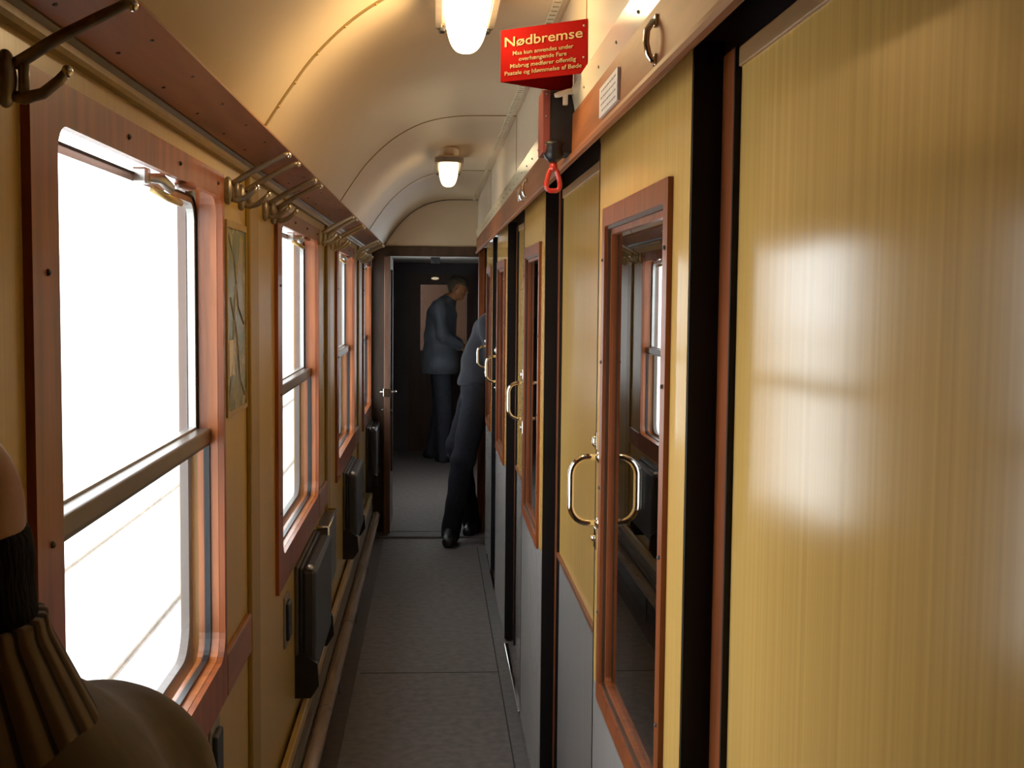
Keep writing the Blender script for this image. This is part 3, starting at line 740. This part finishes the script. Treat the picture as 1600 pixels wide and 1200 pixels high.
# fittings on the overhead board
def plaque(y0, y1, z0, z1, lab, cat='label', lines=4):
    t = B().box(XB-.005, XB-.001, y0, y1, z0, z1).build('paper_label', 'paper'); tag(t, lab, cat)
    s_ = B()
    for i in range(lines):
        zz = z1-(i+.8)*(z1-z0)/(lines+.6)
        random.seed(i+int(y0*100)); yy = y0+.02
        while yy < y1-.03:
            w_ = random.uniform(.006, .022); s_.box(XB-.0056, XB-.005, yy, min(yy+w_, y1-.015), zz-.0011, zz+.0011); yy += w_+.008
    s_.build('print', 'greyink', t); return t
plaque(1.93, 2.14, 1.932, 1.982, 'crumpled grey white notice label on the overhead board near the red sign')
plaque(4.05, 4.22, 1.945, 1.985, 'small grey notice label on the overhead board beyond the brake handle', lines=2)
def bracket(y, lab):
    pts = [(XB, y, 1.984), (XB-.006, y, 1.983), (XB-.013, y, 1.972), (XB-.014, y, 1.956), (XB-.011, y, 1.942), (XB-.006, y, 1.934), (XB, y, 1.933)]
    t = empty('board_pull', (XB, y, 1.96)); B().tube(pts, .0042, 12).build('grip', 'chrome', t)
    split_build(B().box(XB-.004, XB, y-.008, y+.008, 1.976, 1.992, .002).box(XB-.004, XB, y-.008, y+.008, 1.926, 1.942, .002), 'fixing_plate', 'chrome', t)
    tag(t, lab, 'handle', 'chrome pulls on the overhead board')
bracket(1.615, 'curved chrome pull on the overhead board above the nearest door')
bracket(3.86, 'curved chrome pull on the overhead board above the second door')
bracket(4.0, 'chrome pull beside the small notice above the second door')

# ------------------------------------------------------------------ outside
struct(B().box(-80, -.56, -60, 140, -1.42, -1.36).build('ground_outside', 'gravel'), 'pale blown out ground beside the track')
for nm, x, lab in (('running_rail', -2.48, 'nearer rail of the neighbouring track outside the window'), ('running_rail', -3.92, 'farther rail of the neighbouring track outside the window')):
    tag(B().prism([(x-.03, -1.36), (x+.03, -1.36), (x+.03, -1.352), (x+.008, -1.345), (x+.008, -1.325), (x+.022, -1.318), (x+.022, -1.300), (x-.022, -1.300), (x-.022, -1.318), (x-.008, -1.325), (x-.008, -1.345), (x-.03, -1.352)], 'y', -30, 90).build(nm, 'rail'), lab, 'rail')

# ------------------------------------------------------------------ people: signed distance bodies meshed with surface nets
class SD:
    def __init__(s): s.p = []
    def cone(s, a, b, ra, rb, k=.03): s.p.append(('c', np.array(a, float), np.array(b, float), ra, rb, k)); return s
    def ell(s, c, r, k=.03, ang=0): s.p.append(('e', np.array(c, float), np.array(r, float), ang, 0, k)); return s
    def cut(s, c, r, k=.01, ang=0): s.p.append(('-e', np.array(c, float), np.array(r, float), ang, 0, k)); return s
    def bounds(s):
        lo = np.full(3, 1e9); hi = -lo
        for q in s.p:
            if q[0] == 'c':
                r = max(q[3], q[4]); lo = np.minimum(lo, np.minimum(q[1], q[2])-r); hi = np.maximum(hi, np.maximum(q[1], q[2])+r)
            elif q[0] == 'e': r = q[2].max(); lo = np.minimum(lo, q[1]-r); hi = np.maximum(hi, q[1]+r)
        return lo, hi
    def ev(s, P, fold=0, ff=20):
        D = np.full(len(P), 1e3)
        for q in s.p:
            if q[0] == 'c':
                a, b, ra, rb = q[1:5]; ab = b-a; L2 = max(ab@ab, 1e-9)
                t = np.clip(((P-a)@ab)/L2, 0, 1); d = np.linalg.norm(P-a-t[:, None]*ab, axis=1)-(ra+(rb-ra)*t)
            else:
                Q = P-q[1]
                if q[3]:
                    c_, s_ = math.cos(-q[3]), math.sin(-q[3]); Q = np.stack([Q[:, 0]*c_-Q[:, 1]*s_, Q[:, 0]*s_+Q[:, 1]*c_, Q[:, 2]], 1)
                n0 = np.linalg.norm(Q/q[2], axis=1); n1 = np.linalg.norm(Q/q[2]**2, axis=1)
                d = n0*(n0-1)/np.maximum(n1, 1e-6)
            k = q[5]
            if q[0] == '-e':
                h_ = np.clip(.5-.5*(D+d)/k, 0, 1); D = D*(1-h_)+(-d)*h_+k*h_*(1-h_)
            else:
                h_ = np.clip(.5+.5*(d-D)/k, 0, 1); D = d*(1-h_)+D*h_-k*h_*(1-h_)
        if fold:
            D = D+fold*(np.sin(P[:, 2]*ff*2.1+P[:, 0]*ff+np.sin(P[:, 1]*ff)*1.5)*np.sin(P[:, 1]*ff*.8-P[:, 2]*ff*.9+P[:, 0]*9))
        return D
def nets(name, sd, h, m, parent, fold=0, ff=20, clip=None, origin=None):
    lo, hi = sd.bounds(); lo = lo-3*h; hi = hi+3*h
    n = np.ceil((hi-lo)/h).astype(int)+1
    g = [lo[i]+h*np.arange(n[i]) for i in range(3)]
    P = np.stack(np.meshgrid(*g, indexing='ij'), -1).reshape(-1, 3)
    V = np.concatenate([sd.ev(P[i:i+400000], fold, ff) for i in range(0, len(P), 400000)])
    if clip is not None: V = np.maximum(V, clip(P))
    V = V.reshape(n)
    V[0] = V[-1] = 1; V[:, 0] = V[:, -1] = 1; V[:, :, 0] = V[:, :, -1] = 1
    c = n-1; acc = np.zeros((*c, 3)); cnt = np.zeros(c)
    corners = [(i, j, k) for i in (0, 1) for j in (0, 1) for k in (0, 1)]
    sl = lambda o: V[o[0]:o[0]+c[0], o[1]:o[1]+c[1], o[2]:o[2]+c[2]]
    for a in corners:
        for ax in range(3):
            if a[ax]: continue
            b = list(a); b[ax] = 1; va, vb = sl(a), sl(b); x = (va < 0) != (vb < 0)
            t = np.where(x, va/np.where(x, va-vb, 1), 0)
            for q in range(3): acc[..., q] += np.where(x, a[q]+(t if q == ax else 0), 0)
            cnt += x
    act = cnt > 0; idx = -np.ones(c, int); idx[act] = np.arange(act.sum())
    I = np.stack(np.nonzero(act), 1); vs_ = lo+h*(I+acc[act]/cnt[act][:, None])
    fs = []
    for ax in range(3):
        u, w = [(1, 2), (2, 0), (0, 1)][ax]
        s0 = [slice(1, None)]*3; s0[ax] = slice(0, -1); s1 = list(s0); s1[ax] = slice(1, None)
        a0 = V[tuple(slice(0, -1) if q == ax else slice(0, None) for q in range(3))]; a1 = V[tuple(slice(1, None) if q == ax else slice(0, None) for q in range(3))]
        x = (a0 < 0) != (a1 < 0); E = np.stack(np.nonzero(x), 1); inside = a0[x] < 0
        ok = (E[:, u] > 0) & (E[:, w] > 0) & (E[:, u] < c[u]) & (E[:, w] < c[w]); E = E[ok]; inside = inside[ok]
        def cell(du, dw):
            q = E.copy(); q[:, u] += du; q[:, w] += dw; return idx[q[:, 0], q[:, 1], q[:, 2]]
        Q = np.stack([cell(-1, -1), cell(0, -1), cell(0, 0), cell(-1, 0)], 1)
        Q[~inside] = Q[~inside][:, ::-1]; fs.append(Q)
    fs = np.concatenate(fs)
    o = np.array(origin) if origin is not None else np.zeros(3)
    me = bpy.data.meshes.new(name); me.from_pydata((vs_-o).tolist(), [], fs.tolist()); me.update()
    me.polygons.foreach_set('use_smooth', [True]*len(me.polygons)); me.materials.append(M_[m])
    ob = bpy.data.objects.new(name, me); COL.objects.link(ob); ob.location = Vector(o.tolist()); setpar(ob, parent); return ob
A = np.array
def unit(v): v = A(v, float); return v/np.linalg.norm(v)
def head_sd(c, face, up=(0, 0, 1), s=1.0):
    """c centre of skull, face direction"""
    f = unit(face); u = A(up, float); u = unit(u-f*(u@f)); r = np.cross(f, u)
    X = lambda a, b, d: c+s*(r*a+f*b+u*d)
    sd = SD()
    sd.cone(X(0, -.02, .02), X(0, .01, .02), .078*s, .074*s, .02).cone(X(0, .015, -.01), X(0, .055, -.085), .062*s, .028*s, .03)
    sd.cone(X(-.03, .02, -.05), X(.03, .02, -.05), .035*s, .035*s, .03)
    sd.cone(X(0, .082, .012), X(0, .100, -.022), .008*s, .013*s, .012)
    for q in (-1, 1):
        sd.cone(X(q*.074, -.005, .015), X(q*.078, -.012, -.025), .012*s, .009*s, .008)
        sd.ell(X(q*.035, .068, -.02), (.018*s,)*3, .015)
        sd.cone(X(q*.015, .078, .03), X(q*.045, .066, .03), .008*s, .006*s, .01)
    return sd, X
def face_parts(X, s, par):
    for q in (-1, 1):
        eb = B().ball(X(q*.032, .068, .012), .0115*s, 12, 8).build('eye', 'eye', par)
        B().ball(X(q*.032, .0765, .012), .0045*s, 10, 6).build('pupil', 'iris', eb)
    B().tube([X(-.024, .077, -.052), X(0, .086, -.050), X(.024, .077, -.052)], [.003*s, .006*s, .003*s], 8).build('lips', 'lip', par)
def hand_sd(sd, w, d, pn, curl=.5, side=1):
    """adds palm, four fingers and a thumb after wrist w, along d, palm normal pn"""
    d = unit(d); pn = unit(A(pn)-d*(A(pn)@d)); sx = np.cross(d, pn)*side
    for q, (off, ln) in enumerate(((-.028, .070), (-.009, .080), (.010, .075), (.028, .058))):
        k0 = w+d*.02+sx*off*.5; k1 = w+d*.085+sx*off; sd.cone(k0, k1, .015, .011, .012)
        a = k1; ang = 0
        for j, fr in enumerate((.45, .32, .23)):
            ang += curl*(.6, .9, .6)[j]; b = a+(d*math.cos(ang)+pn*math.sin(ang))*ln*fr
            sd.cone(a, b, .0088-.0008*j, .0082-.0008*j, .003); a = b
    a = w+d*.025-sx*.022; b = a+unit(d*.6-sx*.8+pn*.3)*.038; c_ = b+unit(d*.9-sx*.2+pn*.5)*.032
    sd.cone(a, b, .013, .010, .008).cone(b, c_, .010, .008, .003)

def person(root_loc, J, label, pal, hair=True, hgt=.008, face=(0, 1, 0), coat_long=False, group=None):
    t = empty('person', root_loc); J = {k: A(v, float) for k, v in J.items()}
    hd, X = head_sd(J['head'], face, J.get('headup', A([0, 0, 1])))
    body = SD(); body.p = list(hd.p)
    body.cone(J['neck'], J['head']-A([0, 0, .06]), .056, .05, .03)
    body.cone(J['neck'], J['shL'], .05, .05, .04).cone(J['neck'], J['shR'], .05, .05, .04)
    body.cone(J['chest'], J['belly'], .125, .12, .05).cone(J['belly'], J['pelvis'], .12, .125, .05)
    for s in 'LR':
        body.cone(J['sh'+s], J['el'+s], .046, .037, .02).cone(J['el'+s], J['wr'+s], .037, .025, .02)
        body.cone(J['hip'+s], J['kn'+s], .082, .052, .04).cone(J['kn'+s], J['an'+s], .052, .035, .03)
        body.cone(J['an'+s], J['to'+s], .034, .026, .02)
        dd = unit(J['wr'+s]-J['el'+s]); hand_sd(body, J['wr'+s], dd, J.get('pn'+s, A([1, 0, 0])), .5, 1 if s == 'R' else -1)
    b = nets('body', body, hgt, 'skin', t)
    face_parts(X, 1.0, t)
    if hair:
        hs = SD(); hs.cone(X(0, -.03, .035), X(0, .02, .045), .082, .070, .02).cone(X(0, -.045, .0), X(0, -.04, -.04), .060, .045, .03)
        nets('hair', hs, .006, pal['hair'], t, fold=.0015, ff=60)
    tp = SD()
    tp.cone(J['neck']-A([0, 0, .02]), J['shL'], .07, .068, .05).cone(J['neck']-A([0, 0, .02]), J['shR'], .07, .068, .05)
    tp.cone(J['chest'], J['belly'], .15, .148, .06).cone(J['belly'], J['pelvis'], .148, .15, .05)
    tp.cone(J['shL'], J['chest'], .07, .11, .05).cone(J['shR'], J['chest'], .07, .11, .05)
    if coat_long:
        tp.cone(J['pelvis'], (J['hipL']+J['hipR'])/2-A([0, 0, .16]), .17, .175, .05).cone(J['hipL'], J['hipR'], .155, .155, .05)
    for s in 'LR': tp.cone(J['sh'+s], J['el'+s], .066, .055, .03).cone(J['el'+s], J['wr'+s]-.02*unit(J['wr'+s]-J['el'+s]), .055, .042, .03)
    hem = .86 if coat_long else 1.035
    nets(pal['topname'], tp, hgt, pal['top'], t, fold=.004, ff=16, clip=lambda P: hem-P[:, 2])
    tr = SD(); tr.cone(J['pelvis']+A([0, 0, .03]), J['pelvis']-A([0, 0, .05]), .128, .125, .04)
    for s in 'LR':
        an = J['an'+s]
        tr.cone(J['hip'+s], J['kn'+s], .10, .075, .03).cone(J['kn'+s], an+A([0, 0, -.05]), .075, .062, .03)
    nets('trousers', tr, hgt, pal['leg'], t, fold=.004, ff=14)
    for s in 'LR':
        an, to = J['an'+s], J['to'+s]; dr_ = unit(to-an)
        sh = SD(); heel = A([an[0], an[1], .042])-A([dr_[0], dr_[1], 0])*.04
        sh.cone(heel, A([to[0], to[1], .032]), .046, .038, .02).cone(an+A([0, 0, .0]), heel, .05, .046, .03).cone(an-A([0, 0, .015]), to, .044, .036, .02)
        nets('shoe', sh, .006, 'shoe', t, clip=lambda P: .004-P[:, 2])
    tag(t, label, 'person', group)
    return t
# man leaning into the side doorway at the end of the corridor
person((.2, 8.2, 0), dict(
    head=(.56, 8.20, 1.60), headup=(.5, 0, 1), neck=(.45, 8.18, 1.50), shL=(.40, 8.33, 1.44), shR=(.37, 8.03, 1.44) , chest=(.395, 8.18, 1.36), belly=(.345, 8.18, 1.20), pelvis=(.305, 8.19, 1.04),
    hipL=(.285, 8.27, .99), knL=(.165, 8.30, .62), anL=(.27, 8.42, .10), toL=(.24, 8.30, .035),
    hipR=(.295, 8.11, .99), knR=(.195, 8.06, .56), anR=(.115, 8.08, .11), toR=(.10, 7.95, .035),
    elL=(.44, 8.39, 1.16), wrL=(.60, 8.36, 1.05), elR=(.40, 8.03, 1.15), wrR=(.56, 8.10, 1.02), pnL=(1, 0, 0), pnR=(1, 0, 0)),
    'man in dark navy sweater and charcoal trousers leaning right at the end of the corridor',
    dict(hair='hair_dark', top='navy', topname='sweater', leg='trouser'), face=(1, .1, -.2))
# man beyond the doorway
person((.08, 12.3, 0), dict(
    head=(.235, 12.2, 1.70), headup=(.25, 0, 1), neck=(.135, 12.22, 1.575), shL=(.05, 12.36, 1.50), shR=(.05, 12.06, 1.50), chest=(.075, 12.2, 1.42), belly=(.06, 12.2, 1.22), pelvis=(.06, 12.2, 1.02),
    hipL=(.06, 12.27, .96), knL=(.07, 12.3, .52), anL=(-.02, 12.35, .10), toL=(.10, 12.33, .035),
    hipR=(.07, 12.13, .96), knR=(.11, 12.08, .52), anR=(.10, 12.06, .10), toR=(.22, 12.02, .035),
    elL=(.10, 12.40, 1.24), wrL=(.26, 12.30, 1.15), elR=(.08, 12.00, 1.24), wrR=(.26, 12.08, 1.12), pnL=(0, 0, 1), pnR=(0, 0, 1)),
    'man in a grey jacket standing in the dark vestibule, facing right',
    dict(hair='hair_grey', top='coat', topname='jacket', leg='jean'), face=(1, -.15, -.3), coat_long=True)

# foreground passenger looking out, only neck and shoulder inside the frame
def passenger():
    N = A([-.254, .62, 1.43]); t = empty('person', (-.26, .62, 0))
    f = A([-.94, .34, 0]); r = A([.34, .94, 0])
    hc = A([-.329, .645, 1.612]); hd, X = head_sd(hc, f, s=.95)
    sL, sR = N-r*.155+A([0, 0, -.118]), N+r*.137+A([0, 0, -.112])
    body = SD(); body.p = list(hd.p)
    pelv = A([-.25, .60, .90])
    body.cone(N-A([0, 0, .02]), N+A([-.006, 0, .09]), .053, .052, .02).cone(N+A([-.006, 0, .09]), hc-A([0, 0, .04]), .052, .050, .02).cone(N-A([0, 0, .06]), sL, .05, .045, .04).cone(N-A([0, 0, .06]), sR, .05, .045, .04)
    body.cone(N-A([0, 0, .15]), N-A([0, 0, .3]), .10, .10, .05).cone(N-A([0, 0, .3]), pelv, .10, .11, .05)
    J = {}
    for s, sg_, p0 in (('L', -1, sL), ('R', 1, sR)):
        el = p0+A([-.00, sg_*.03, -.26]); wr = el+f*.16*A([.45, 1, 1])+A([0, 0, -.02]); wr = A([max(wr[0], -.345), wr[1], wr[2]])
        body.cone(p0, el, .044, .036, .02).cone(el, wr, .036, .026, .02)
        hand_sd(body, wr, A([-.05, .3*sg_+.3, -1]), A([-1, 0, 0]), .4, sg_)
        hp = pelv+r*.08*sg_; kn = hp+A([0, .01, -.42]); an = A([kn[0], kn[1], .10])
        body.cone(hp, kn, .08, .052, .03).cone(kn, an, .05, .035, .03); toe = A([max(an[0]-.08, -.255), an[1]+.06, .04]); body.cone(an, toe, .034, .028, .02)
        J[s] = (p0, el, wr, hp, kn, an, toe)
    nets('body', body, .007, 'skin', t); face_parts(X, 1.0, t)
    hs = SD(); hs.cone(X(0, -.02, .035), X(0, .02, .045), .075, .067, .02); nets('hair', hs, .007, 'hair_dark', t, fold=.0015, ff=60)
    rn = SD(); rn.cone(N-A([0, 0, .03]), N+A([-.008, 0, .12]), .062, .058, .02)
    nets('roll_neck', rn, .004, 'blackcollar', t, fold=.001, ff=60, clip=lambda P: P[:, 2]-1.512)
    cb = SD(); cb.cone(N-A([0, 0, .075]), N+A([0, 0, .03]), .112, .062, .02)
    o = nets('striped_collar', cb, .004, 'stripe', t, origin=N, clip=lambda P: np.maximum(P[:, 2]-(N[2]+.038), N[2]-.10-P[:, 2]))
    o['label'] = 'striped ribbed knit collar'
    jk = SD()
    for s in 'LR':
        p0, el, wr, hp, kn, an, toe = J[s]
        jk.cone(N-A([0, 0, .085]), p0, .095, .068, .04).cone(p0, el, .068, .054, .03).cone(el, wr-.02*unit(wr-el), .054, .042, .03)
    jk.cone(N-A([0, 0, .15]), N-A([0, 0, .3]), .125, .125, .06).cone(N-A([0, 0, .3]), pelv, .125, .125, .05)
    nets('jacket', jk, .006, 'beige', t, fold=.003, ff=22)
    tr = SD(); tr.cone(pelv, pelv-A([0, 0, .05]), .122, .12, .04)
    for s in 'LR':
        p0, el, wr, hp, kn, an, toe = J[s]; tr.cone(hp, kn, .09, .07, .03).cone(kn, an, .07, .055, .03)
        sh = SD(); sh.cone(A([an[0]+.02, an[1]-.02, .042]), A([toe[0], toe[1], .034]), .040, .034, .02).cone(an, A([an[0], an[1], .04]), .042, .04, .02).cone(an-A([0, 0, .015]), toe, .044, .036, .02)
        nets('shoe', sh, .007, 'shoe', t, clip=lambda P: .004-P[:, 2])
    nets('trousers', tr, .009, 'trouser', t, fold=.003, ff=14)
    tag(t, 'passenger close by at the left window in beige jacket with striped knit collar', 'person')
passenger()
